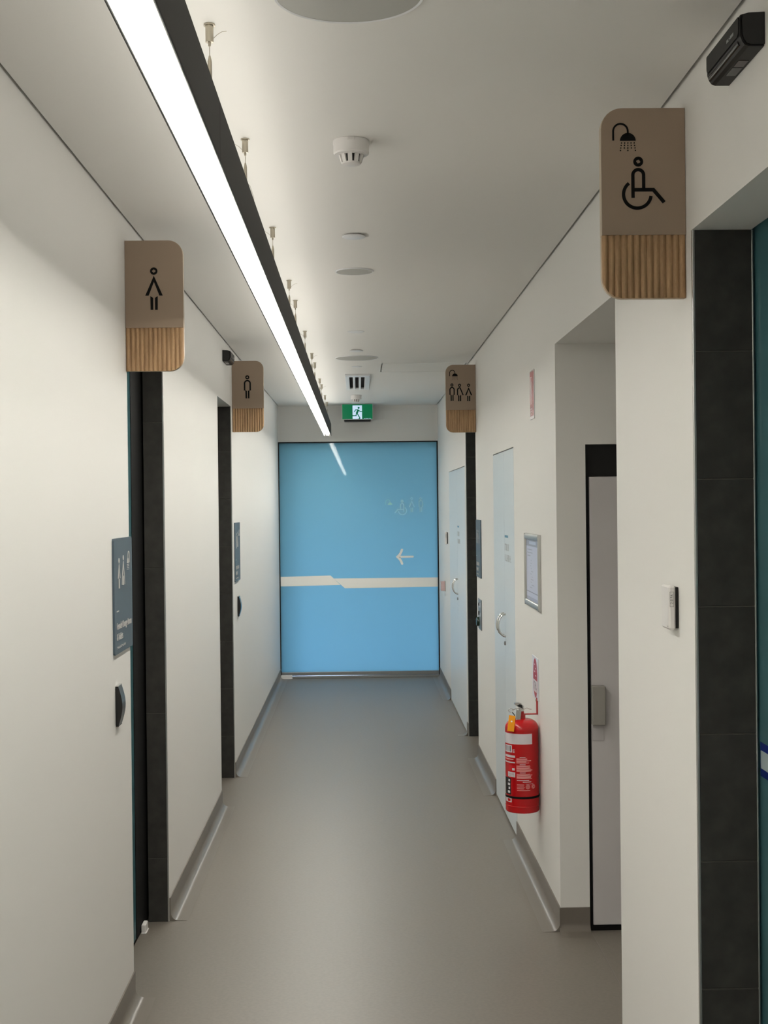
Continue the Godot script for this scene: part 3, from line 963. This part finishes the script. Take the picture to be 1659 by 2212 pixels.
func build_wall_plates() -> void:
	tactile_sign(-1, 4.375, 4.715, "slate blue tactile sign reading Female Change Room and Toilets", [["woman", -0.085, 0.305, 0.68, false], ["cane", -0.005, 0.312, 0.68, false], ["shower", 0.085, 0.292, 0.95, true], ["spray", 0.085, 0.292, 0.95, true]], ["Female Change Room", "& Toilets"])
	tactile_sign(-1, 8.615, 8.965, "slate blue tactile sign with light figures beside the door under the man sign", [["man", -0.085, 0.305, 0.68, false], ["cane", -0.005, 0.312, 0.68, false], ["shower", 0.085, 0.292, 0.95, true]], [[0.22, 12, 31], [0.11, 6, 32]])
	tactile_sign(1, 8.675, 9.012, "slate blue tactile sign with light figures beside the narrow steel switch plate", [["man", -0.095, 0.305, 0.6, false], ["half", -0.02, 0.305, 0.6, false], ["woman", 0.06, 0.305, 0.6, false]], [[0.20, 11, 41], [0.15, 8, 42]])
	push_button(4.436, "black curved push button under the sign reading Female Change Room")
	push_button(8.83, "black curved push button near the door under the man sign")
	door_sensor(1, 2.69, 2.570, "black door sensor above the teal glass door, under the ceiling")
	door_sensor(-1, 8.13, 2.568, "black door sensor beside the sign with a man figure")
	wall_sensor(3.345, 1.380, "white room sensor on the wall pier beside the dark tiles")
	wall_sensor(12.02, 1.348, "white room sensor on the wall close to the blue glass door")

	# small box beside the blue door
	var t := thing("release_box", "small pale pink wall box close to the blue glass door", "wall box", Vector3(XR, 0.905, -12.44), -PI / 2)
	obj("body", boxm(Vector3(-0.04, 0.0, 0.0006), Vector3(0.04, 0.086, 0.042), 0.003), M.pink, t)
	obj("back_plate", boxm(Vector3(-0.044, -0.004, 0.0003), Vector3(0.044, 0.09, 0.005), 0.001), M.handle_grey, t)
	obj("cover_face", boxm(Vector3(-0.03, 0.012, 0.042), Vector3(0.03, 0.074, 0.0435), 0.001), M.white_plastic, t)

	# steel switch plate
	t = thing("switch_plate", "narrow steel plate with a dark green button beside the tiled doorway", "switch plate", Vector3(XR, 0.878, -8.815), -PI / 2)
	obj("plate", boxm(Vector3(-0.115, 0.0, 0.0005), Vector3(0.115, 0.198, 0.005), 0.001), M.steel, t)
	var fw := Transform3D(Basis(Vector3.RIGHT, PI / 2), Vector3(-0.04, 0.048, 0.005))
	obj("button", lathem([Vector2(0, 0), Vector2(0.03, 0), Vector2(0.03, 0.012), Vector2(0.026, 0.018), Vector2(0, 0.020)], 24, fw), M.green_button, t, "dark green mushroom button")
	obj("key_switch", lathem([Vector2(0, 0), Vector2(0.013, 0), Vector2(0.013, 0.006), Vector2(0, 0.007)], 18, Transform3D(fw.basis, Vector3(-0.03, 0.105, 0.005))), M.black, t)
	obj("indicator", lathem([Vector2(0, 0), Vector2(0.012, 0), Vector2(0.012, 0.004), Vector2(0, 0.008)], 18, Transform3D(fw.basis, Vector3(-0.03, 0.163, 0.005))), M.black_gloss, t)
	obj("legend", boxm(Vector3(0.005, 0.145, 0.005), Vector3(0.05, 0.175, 0.0056)), M.white_plate, t)
	obj("legend", boxm(Vector3(0.01, 0.085, 0.005), Vector3(0.05, 0.11, 0.0056)), M.white_plate, t)

	# notice frame
	t = thing("notice_frame", "aluminium snap frame holding a pale printed notice", "notice frame", Vector3(XR, 1.226, -6.08), -PI / 2)
	var fw2 := 0.505
	var fh := 0.335
	var rail := 0.028
	var prof := PackedVector2Array([Vector2(0.0, 0.0006), Vector2(0.0, 0.006)])
	for i in 9:
		prof.append(Vector2(rail * (0.5 - 0.5 * cos(PI * i / 8.0)), 0.006 + 0.008 * sin(PI * i / 8.0)))
	prof.append(Vector2(rail, 0.0006))
	for s in [-1.0, 1.0]:
		var st := begin()
		# upright rail: profile across x, drawn out along y
		prism(st, prof, 0.0, fh, Transform3D(Basis(Vector3(-s, 0, 0), Vector3(0, 0, 1), Vector3(0, 1, 0)), Vector3(s * fw2 / 2, 0, 0)))
		obj("side_rail", st, M.alu, t)
	for s in [0.0, 1.0]:
		var st := begin()
		prism(st, prof, -fw2 / 2 + rail, fw2 / 2 - rail, Transform3D(Basis(Vector3(0, 1.0 - 2.0 * s, 0), Vector3(0, 0, 1), Vector3(1, 0, 0)), Vector3(0, s * fh, 0)))
		obj("cross_rail", st, M.alu, t)
	var im := Image.create(256, 160, false, Image.FORMAT_RGB8)
	im.fill(Color(0.76, 0.78, 0.86))
	im.fill_rect(Rect2i(0, 0, 256, 18), Color(0.55, 0.58, 0.66))
	im.fill_rect(Rect2i(60, 5, 130, 8), Color(0.72, 0.76, 0.84))
	var r := RandomNumberGenerator.new()
	r.seed = 12
	for y in range(26, 46, 8):
		im.fill_rect(Rect2i(20, y, 60 + r.randi() % 60, 2), Color(0.58, 0.60, 0.68))
	for y in range(54, 128, 7):
		if r.randf() < 0.5:
			im.fill_rect(Rect2i(70 + r.randi() % 40, y, 12 + r.randi() % 50, 2), Color(0.62, 0.64, 0.72))
	im.fill_rect(Rect2i(0, 136, 256, 2), Color(0.45, 0.47, 0.58))
	im.fill_rect(Rect2i(0, 150, 256, 10), Color(0.62, 0.64, 0.73))
	for y in range(24, 130, 30):
		im.fill_rect(Rect2i(240, y, 8, 5), Color(0.45, 0.48, 0.60))
	var ps := sheet(fw2 - rail * 2 + 0.004, fh - rail * 2 + 0.004, 0.004, Vector2(0, fh / 2))
	obj("notice", ps, printed(im, 0.35), t, "pale printed notice")
	obj("backing", boxm(Vector3(-fw2 / 2 + 0.01, 0.01, 0.0006), Vector3(fw2 / 2 - 0.01, fh - 0.01, 0.0035)), M.white_plate, t)

	# fire equipment location sign, high on the wall
	t = thing("fire_location_sign", "glossy red fire sign high on the wall above the extinguisher", "sign", Vector3(XR, 2.08, -6.05), -PI / 2)
	im = Image.create(96, 152, false, Image.FORMAT_RGB8)
	im.fill(Color(0.90, 0.86, 0.86))
	im.fill_rect(Rect2i(3, 3, 90, 140), Color(0.70, 0.10, 0.14))
	im.fill_rect(Rect2i(20, 34, 22, 72), Color(0.9, 0.86, 0.86))
	im.fill_rect(Rect2i(26, 22, 10, 12), Color(0.9, 0.86, 0.86))
	im.fill_rect(Rect2i(14, 18, 32, 5), Color(0.9, 0.86, 0.86))
	im.fill_rect(Rect2i(12, 22, 5, 40), Color(0.9, 0.86, 0.86))
	im.fill_rect(Rect2i(14, 118, 48, 4), Color(0.9, 0.86, 0.86))
	im.fill_rect(Rect2i(14, 127, 36, 4), Color(0.9, 0.86, 0.86))
	obj("plate", boxm(Vector3(-0.068, 0.0, 0.0005), Vector3(0.068, 0.22, 0.0038), 0.0005), M.white_plate, t)
	obj("print", sheet(0.134, 0.218, 0.0041, Vector2(0, 0.11)), printed(im, 0.16, 0.4), t)

	# extinguisher identification sign
	t = thing("extinguisher_sign", "white sign with a red oval right above the fire extinguisher", "sign", Vector3(XR, 0.818, -6.04), -PI / 2)
	im = Image.create(128, 128, false, Image.FORMAT_RGB8)
	im.fill(Color(0.85, 0.86, 0.90))
	for y in 128:
		for x in 128:
			var d := Vector2((x - 64) / 46.0, (y - 64) / 60.0).length()
			if d < 1.0:
				var white := y > 70 and y < 108 and d < 0.9
				im.set_pixel(x, y, Color(0.86, 0.84, 0.86) if white else Color(0.68, 0.12, 0.22))
	for k in 3:
		im.fill_rect(Rect2i(34 + k * 20, 76, 7, 26), Color(0.45, 0.42, 0.48))
		im.fill_rect(Rect2i(34 + k * 20, 76 + k * 9, 14, 5), Color(0.45, 0.42, 0.48))
	for k in 4:
		im.fill_rect(Rect2i(40 + (k % 2) * 24, 22 + k * 11, 20, 4), Color(0.90, 0.82, 0.85))
	obj("plate", boxm(Vector3(-0.103, 0.0, 0.0005), Vector3(0.103, 0.19, 0.0028), 0.0004), M.white_plate, t)
	obj("print", sheet(0.202, 0.188, 0.0031, Vector2(0, 0.095)), printed(im, 0.35), t)

# ------------------------------------------------------------------ extinguisher

func build_extinguisher() -> void:
	var c := Vector3(0.7095, 0.335, -5.95)
	var t := thing("fire_extinguisher", "red fire extinguisher with a white band and yellow tag hung on the wall", "fire extinguisher", c)
	var R := 0.0745
	# print on the cylinder: u runs round it, 0.5 faces along the corridor
	var W := 1024
	var H := 768
	var im := Image.create(W, H, false, Image.FORMAT_RGB8)
	var red := Color(0.70, 0.035, 0.065)
	im.fill(red)
	var col := func(deg: float) -> int:
		return int((0.5 + deg / 360.0) * W)
	var row := func(y: float) -> int:     # height above the base in metres, the cylinder wall is 0.36 high from 0.008
		return int((1.0 - (y - 0.008) / 0.36) * H)
	var rect := func(d0: float, d1: float, ya: float, yb: float, k: Color) -> void:
		im.fill_rect(Rect2i(col.call(d0), row.call(yb), col.call(d1) - col.call(d0), row.call(ya) - row.call(yb)), k)
	var pale := Color(0.84, 0.82, 0.84)
	var ink := Color(0.93, 0.72, 0.72)
	rect.call(-110.0, 37.0, 0.306, 0.352, pale)
	rect.call(-75.0, -36.0, 0.268, 0.300, pale)
	for k in 5:
		rect.call(-72.0 + k * 7, -69.0 + k * 7, 0.272, 0.296, Color(0.2, 0.2, 0.25))
	# the letter E
	rect.call(-33.0, -30.5, 0.268, 0.283, pale)
	for k in 3:
		rect.call(-33.0, -25.0, 0.268 + k * 0.006, 0.2705 + k * 0.006, pale)
	rect.call(-76.0, -24.0, 0.246, 0.256, pale)
	rect.call(-76.0, -30.0, 0.236, 0.240, ink)
	rect.call(-76.0, -24.0, 0.222, 0.227, pale)
	rect.call(-50.0, -24.0, 0.188, 0.212, Color(0.80, 0.10, 0.14))
	rect.call(-36.0, -26.0, 0.190, 0.200, pale)
	rect.call(-56.0, -24.0, 0.160, 0.182, pale)
	for k in 4:
		rect.call(-53.0, -28.0, 0.164 + k * 0.004, 0.1655 + k * 0.004, Color(0.62, 0.45, 0.45))
	rect.call(-82.0, -42.0, 0.082, 0.156, Color(0.10, 0.10, 0.11))
	for k in 4:
		rect.call(-58.0 + (k % 2) * 4, -46.0, 0.088 + k * 0.017, 0.098 + k * 0.017, pale)
	rect.call(-74.0, -40.0, 0.048, 0.066, pale)
	rect.call(-60.0, -44.0, 0.051, 0.063, red)
	var r := RandomNumberGenerator.new()
	r.seed = 77
	for blk in [[0.244, 5, 32.0], [0.212, 6, 36.0], [0.176, 5, 36.0]]:
		rect.call(-8.0, 12.0, blk[0] + 0.004, blk[0] + 0.0065, pale)
		for k in int(blk[1]):
			rect.call(-19.0, -19.0 + blk[2] + r.randf() * 20.0, blk[0] - 0.002 - k * 0.0046, blk[0] + 0.0002 - k * 0.0046, ink)
	rect.call(-18.0, 24.0, 0.146, 0.1495, pale)
	rect.call(2.0, 32.0, 0.139, 0.1425, pale)
	rect.call(12.0, 40.0, 0.131, 0.1325, pale)
	for k in 4:
		rect.call(-18.0, 4.0 + r.randf() * 6.0, 0.128 - k * 0.0058, 0.1295 - k * 0.0058, ink)
	rect.call(-18.0, 28.0, 0.103, 0.1045, ink)
	for cc in [[19.0, 0.120], [40.0, 0.120]]:
		for a in 48:
			var an: float = TAU * a / 48
			for q in [1.0, 0.5]:
				im.fill_rect(Rect2i(col.call(cc[0] + cos(an) * 6.5 * q), row.call(cc[1] + sin(an) * 0.0085 * q), 3, 3), ink)
	var m := printed(im, 0.22, 0.5)
	m.texture_repeat = true
	# u = 0.5 has to face +z, a little towards -x: turn the lathe accordingly
	var face := atan2(-c.x, -c.z)         # from +z towards +x
	var turn := Transform3D(Basis(Vector3.UP, face + PI / 2), Vector3.ZERO)
	obj("cylinder", lathem([Vector2(R, 0.008), Vector2(R, 0.368)], 64, turn, true), m, t, "red cylinder with printed instructions")
	obj("base", lathem([Vector2(0, 0.002), Vector2(R - 0.012, 0.0), Vector2(R - 0.003, 0.002), Vector2(R, 0.008), Vector2(R, 0.0085)], 48), M.red, t)
	obj("base_ring", lathem([Vector2(R, 0.028), Vector2(R + 0.0008, 0.029), Vector2(R + 0.0008, 0.031), Vector2(R, 0.032)], 48), M.red, t)
	var sh := [Vector2(R, 0.3675)]
	for i in 11:
		var a := i / 10.0 * PI / 2
		sh.append(Vector2(0.016 + (R - 0.016) * cos(a) ** 0.8, 0.368 + 0.042 * sin(a)))
	sh.append(Vector2(0.014, 0.416))
	obj("shoulder", lathem(sh, 48), M.red, t)
	obj("neck_ring", lathem([Vector2(0.014, 0.412), Vector2(0.017, 0.413), Vector2(0.017, 0.426), Vector2(0.012, 0.429), Vector2(0.010, 0.444), Vector2(0, 0.444)], 24), M.red_bar, t)
	obj("strap", lathem([Vector2(R, 0.066), Vector2(R + 0.0015, 0.067), Vector2(R + 0.0015, 0.075), Vector2(R, 0.076)], 48), M.rubber, t, "black rubber strap")
	# valve and levers, on the corridor side
	var v := obj("valve", boxm(Vector3(-0.012, 0.440, -0.012), Vector3(0.010, 0.468, 0.012), 0.003), M.chrome, t)
	var st := begin()
	prism(st, PackedVector2Array([Vector2(-0.030, 0.398), Vector2(-0.010, 0.398), Vector2(-0.004, 0.446), Vector2(-0.024, 0.452)]), 0.012, 0.028)
	obj("carry_handle", st, M.chrome, v)
	st = begin()
	prism(st, PackedVector2Array([Vector2(-0.034, 0.476), Vector2(-0.026, 0.470), Vector2(-0.010, 0.462), Vector2(0.002, 0.456), Vector2(0.003, 0.468), Vector2(-0.004, 0.480), Vector2(-0.016, 0.484), Vector2(-0.032, 0.483)]), 0.006, 0.026)
	obj("squeeze_lever", st, M.chrome, v)
	st = begin()
	prism(st, PackedVector2Array([Vector2(-0.024, 0.469), Vector2(-0.008, 0.462), Vector2(0.002, 0.458), Vector2(0.000, 0.472), Vector2(-0.010, 0.477)]), 0.0262, 0.028)
	obj("lever_grip", st, M.black, v)
	obj("safety_pin", tubem([Vector3(0.0, 0.455, 0.02), Vector3(0.012, 0.454, 0.02), Vector3(0.022, 0.459, 0.02), Vector3(0.032, 0.454, 0.02), Vector3(0.042, 0.453, 0.02)], 0.0014, 8), M.chrome, v)
	var ringp := []
	for i in 17:
		ringp.append(Vector3(-0.050 + 0.010 * cos(TAU * i / 16), 0.449 + 0.008 * sin(TAU * i / 16), 0.022))
	obj("pin_ring", tubem(ringp, 0.0013, 6), M.chrome, v)
	obj("pin_shaft", tubem([Vector3(-0.042, 0.450, 0.021), Vector3(-0.030, 0.455, 0.02), Vector3(-0.010, 0.456, 0.018)], 0.0017, 8), M.chrome, v)
	obj("seal_tie", tubem([Vector3(-0.046, 0.442, 0.024), Vector3(-0.038, 0.434, 0.027), Vector3(-0.034, 0.426, 0.027)], 0.0022, 6), M.green_button, v)
	var tag := obj("service_tag", boxm(Vector3(-0.0145, -0.078, -0.0008), Vector3(0.0145, 0.0, 0.0008), 0.0004), M.yellow, t, "yellow service tag")
	tag.position = Vector3(-0.045, 0.428, 0.032)
	tag.rotation = Vector3(-0.62, 0.0, -0.17)
	var hole := obj("tag_hole", lathem([Vector2(0.0, 0.0), Vector2(0.004, 0.0), Vector2(0.004, 0.0006), Vector2(0.0, 0.0006)], 14, Transform3D(Basis(Vector3.RIGHT, PI / 2), Vector3(0.0, -0.030, 0.0008))), M.white_plate, tag)
	hole.set_meta("label", "pale stamp on the tag")
	# wall bracket: a thing of its own that carries the cylinder
	var b := thing("extinguisher_bracket", "thin red steel wall hook carrying the fire extinguisher", "bracket", Vector3(XR, 0.755, -5.99))
	obj("wall_strip", boxm(Vector3(-0.006, 0.0, -0.010), Vector3(-0.0005, 0.075, 0.010), 0.001), M.red_bar, b)
	obj("arm", boxm(Vector3(-0.062, 0.0, -0.006), Vector3(-0.004, 0.005, 0.006), 0.001), M.red_bar, b)
	obj("screw", lathem([Vector2(0, 0), Vector2(0.006, 0), Vector2(0.006, 0.002), Vector2(0.003, 0.004), Vector2(0, 0.004)], 14, Transform3D(Basis(Vector3.BACK, PI / 2), Vector3(-0.006, 0.064, 0))), M.nickel, b)

# ------------------------------------------------------------------ ceiling

func ceiling_speaker(called: String, z: float, r: float, label: String) -> void:
	var t := thing(called, label, "ceiling grille", Vector3(-0.010, CY, -z))
	obj("rim", lathem([Vector2(r * 0.955, -0.0045), Vector2(r * 0.985, -0.006), Vector2(r, -0.003), Vector2(r, -0.0004), Vector2(r * 0.955, -0.0004)], 64), M.white_plate, t)
	obj("grille", lathem([Vector2(0.0, -0.0042), Vector2(r * 0.957, -0.0042), Vector2(r * 0.957, -0.0006), Vector2(0, -0.0006)], 64), M.grille, t)

func cover_plate(z: float, r: float, drop: float, label: String) -> void:
	var t := thing("cover_plate", label, "ceiling plate", Vector3(-0.010, CY, -z))
	obj("neck", lathem([Vector2(0, -drop), Vector2(r * 0.72, -drop), Vector2(r * 0.80, -0.0004), Vector2(0, -0.0004)], 40), M.white_plastic, t)
	obj("disc", lathem([Vector2(0, -drop - 0.003), Vector2(r - 0.003, -drop - 0.003), Vector2(r, -drop - 0.001), Vector2(r, -drop + 0.0006), Vector2(0, -drop + 0.0006)], 48), M.white_plate, t)

func smoke_detector(x: float, z: float, label: String) -> void:
	var t := thing("smoke_detector", label, "smoke detector", Vector3(x, CY, -z))
	obj("base", lathem([Vector2(0.030, -0.040), Vector2(0.046, -0.038), Vector2(0.049, -0.034), Vector2(0.049, -0.012), Vector2(0.050, -0.010), Vector2(0.050, -0.0005), Vector2(0, -0.0005)], 48), M.white_plastic, t)
	obj("base_clip", boxm(Vector3(-0.010, -0.009, 0.046), Vector3(0.010, -0.0005, 0.0525), 0.001), M.white_plastic, t)
	obj("chamber", lathem([Vector2(0, -0.062), Vector2(0.025, -0.062), Vector2(0.029, -0.040), Vector2(0, -0.040)], 32), M.black_metal, t)
	obj("cap", lathem([Vector2(0, -0.0672), Vector2(0.018, -0.0668), Vector2(0.026, -0.064), Vector2(0.0275, -0.060), Vector2(0, -0.060)], 40), M.white_plastic, t)
	for i in 10:
		var a := TAU * i / 10 + 0.2
		var st := begin()
		prism(st, PackedVector2Array([Vector2(0.025, -0.061), Vector2(0.0278, -0.061), Vector2(0.0345, -0.039), Vector2(0.0275, -0.039)]), -0.0058, 0.0058, Transform3D(Basis(Vector3.UP, a), Vector3.ZERO))
		obj("rib", st, M.white_plastic, t)

func build_ceiling_things() -> void:
	ceiling_speaker("ceiling_grille", 2.637, 0.150, "large round grey grille in the ceiling between the light and the wheelchair sign")
	ceiling_speaker("ceiling_grille", 5.735, 0.081, "small round pale grille in the ceiling behind a small white disc")
	ceiling_speaker("ceiling_grille", 9.08, 0.146, "large round grey grille in the ceiling beside the access panel")
	cover_plate(4.98, 0.044, 0.006, "small white disc standing off the ceiling in front of the small grille")
	cover_plate(8.63, 0.044, 0.006, "small white disc standing off the ceiling in front of the far grille")
	cover_plate(7.72, 0.048, 0.001, "thin flush white disc in the middle of the ceiling")
	cover_plate(9.64, 0.037, 0.001, "tiny flush white disc in the ceiling next to the slotted vent")
	smoke_detector(-0.012, 3.70, "white smoke detector on the ceiling close to the large grey grille")
	smoke_detector(-0.021, 12.14, "white smoke detector on the ceiling close to the exit sign")

	# slotted vent
	var t := thing("slot_vent", "white ceiling vent with three dark slots before the exit sign", "air vent", Vector3(-0.005, CY, -10.80))
	var hx := 0.095
	var hz := 0.60
	var y0 := -0.016
	var du := begin()
	box(du, Vector3(-0.090, -0.001, -0.589), Vector3(-0.088, 0.30, 0.589))
	box(du, Vector3(0.088, -0.001, -0.589), Vector3(0.090, 0.30, 0.589))
	box(du, Vector3(-0.090, -0.001, -0.589), Vector3(0.090, 0.30, -0.587))
	box(du, Vector3(-0.090, -0.001, 0.587), Vector3(0.090, 0.30, 0.589))
	box(du, Vector3(-0.090, 0.298, -0.589), Vector3(0.090, 0.30, 0.589))
	obj("duct_box", du, M.duct, t, "galvanised duct box above the slots")
	obj("frame_end", boxm(Vector3(-hx, y0, hz), Vector3(hx, -0.0004, hz - 0.09), 0.002), M.white_plate, t)
	obj("frame_end", boxm(Vector3(-hx, y0, -hz), Vector3(hx, -0.0004, -hz + 0.05), 0.002), M.white_plate, t)
	for b in [[-hx, -0.064], [-0.036, -0.018], [0.010, 0.028], [0.056, hx]]:
		obj("vent_bar", boxm(Vector3(b[0], y0, -hz + 0.05), Vector3(b[1], -0.0004, hz - 0.09), 0.002), M.white_plate, t)

	# access panel with a thin gap round it
	t = thing("access_panel", "square access panel outlined by a thin gap in the ceiling", "access panel", Vector3(0.468, CY, -9.765))
	obj("panel", boxm(Vector3(-0.2935, 0.0, -0.2935), Vector3(0.2935, 0.012, 0.2935), 0.0006), M.ceiling, t)
	for sx in [-1.0, 1.0]:
		obj("support_rail", boxm(Vector3(sx * 0.2 - 0.02, 0.012, -0.29), Vector3(sx * 0.2 + 0.02, SLAB - CY - 0.0005, 0.29)), M.duct, t)

	# exit sign
	t = thing("exit_sign", "green illuminated exit sign with a running figure above the blue door", "exit sign", Vector3(-0.011, 2.545, -13.15))
	var w := 0.152
	var h := 0.152
	obj("housing", boxm(Vector3(-w * 0.86, -0.012, -0.20), Vector3(w * 0.86, h, -0.014), 0.003), M.black_metal, t)
	obj("rim", boxm(Vector3(-w, 0.0, -0.013), Vector3(w, h, 0.0), 0.002), M.white_plastic, t)
	obj("ceiling_mount", boxm(Vector3(-0.05, h - 0.001, -0.06), Vector3(0.05, 2.6998 - 2.545, -0.012)), M.white_plastic, t)
	obj("green_panel", boxm(Vector3(-w + 0.004, 0.004, 0.0), Vector3(w - 0.004, h - 0.003, 0.0015)), M.exit_green, t)
	var k := 0.304 / 840.0
	var px := func(x: float, y: float) -> Vector2:
		return Vector2((x - 570.0) * k, (2040.0 - y) * k + 0.002)
	var st := begin()
	prism(st, PackedVector2Array([px.call(440, 2030), px.call(440, 1662), px.call(695, 1662), px.call(695, 2030)]), 0.0015, 0.0022)
	obj("white_panel", st, M.exit_white, t)
	st = begin()
	prism(st, circle(px.call(605, 1727), 28 * k), 0.0022, 0.003)
	for s in [[[[600, 1790], [525, 1780], [485, 1840]], 22.0], [[[600, 1785], [645, 1832], [694, 1832]], 22.0], [[[598, 1775], [552, 1880]], 52.0], [[[560, 1870], [600, 1940], [640, 2010], [605, 2026]], 26.0], [[[545, 1865], [535, 1940], [430, 1940]], 26.0]]:
		var pts := []
		for q in s[0]:
			pts.append(px.call(q[0], q[1]))
		for g in Geometry2D.offset_polyline(PackedVector2Array(pts), s[1] * k / 2, Geometry2D.JOIN_ROUND, Geometry2D.END_ROUND):
			prism(st, g, 0.0022, 0.003)
	obj("running_figure", st, M.exit_green, t)
	st = begin()
	glyph_bars(st, 0.065, 0.007, 0.07, 0.006, 10, 15, 0.0015, 0.002)
	obj("maker_mark", st, M.exit_white, t)
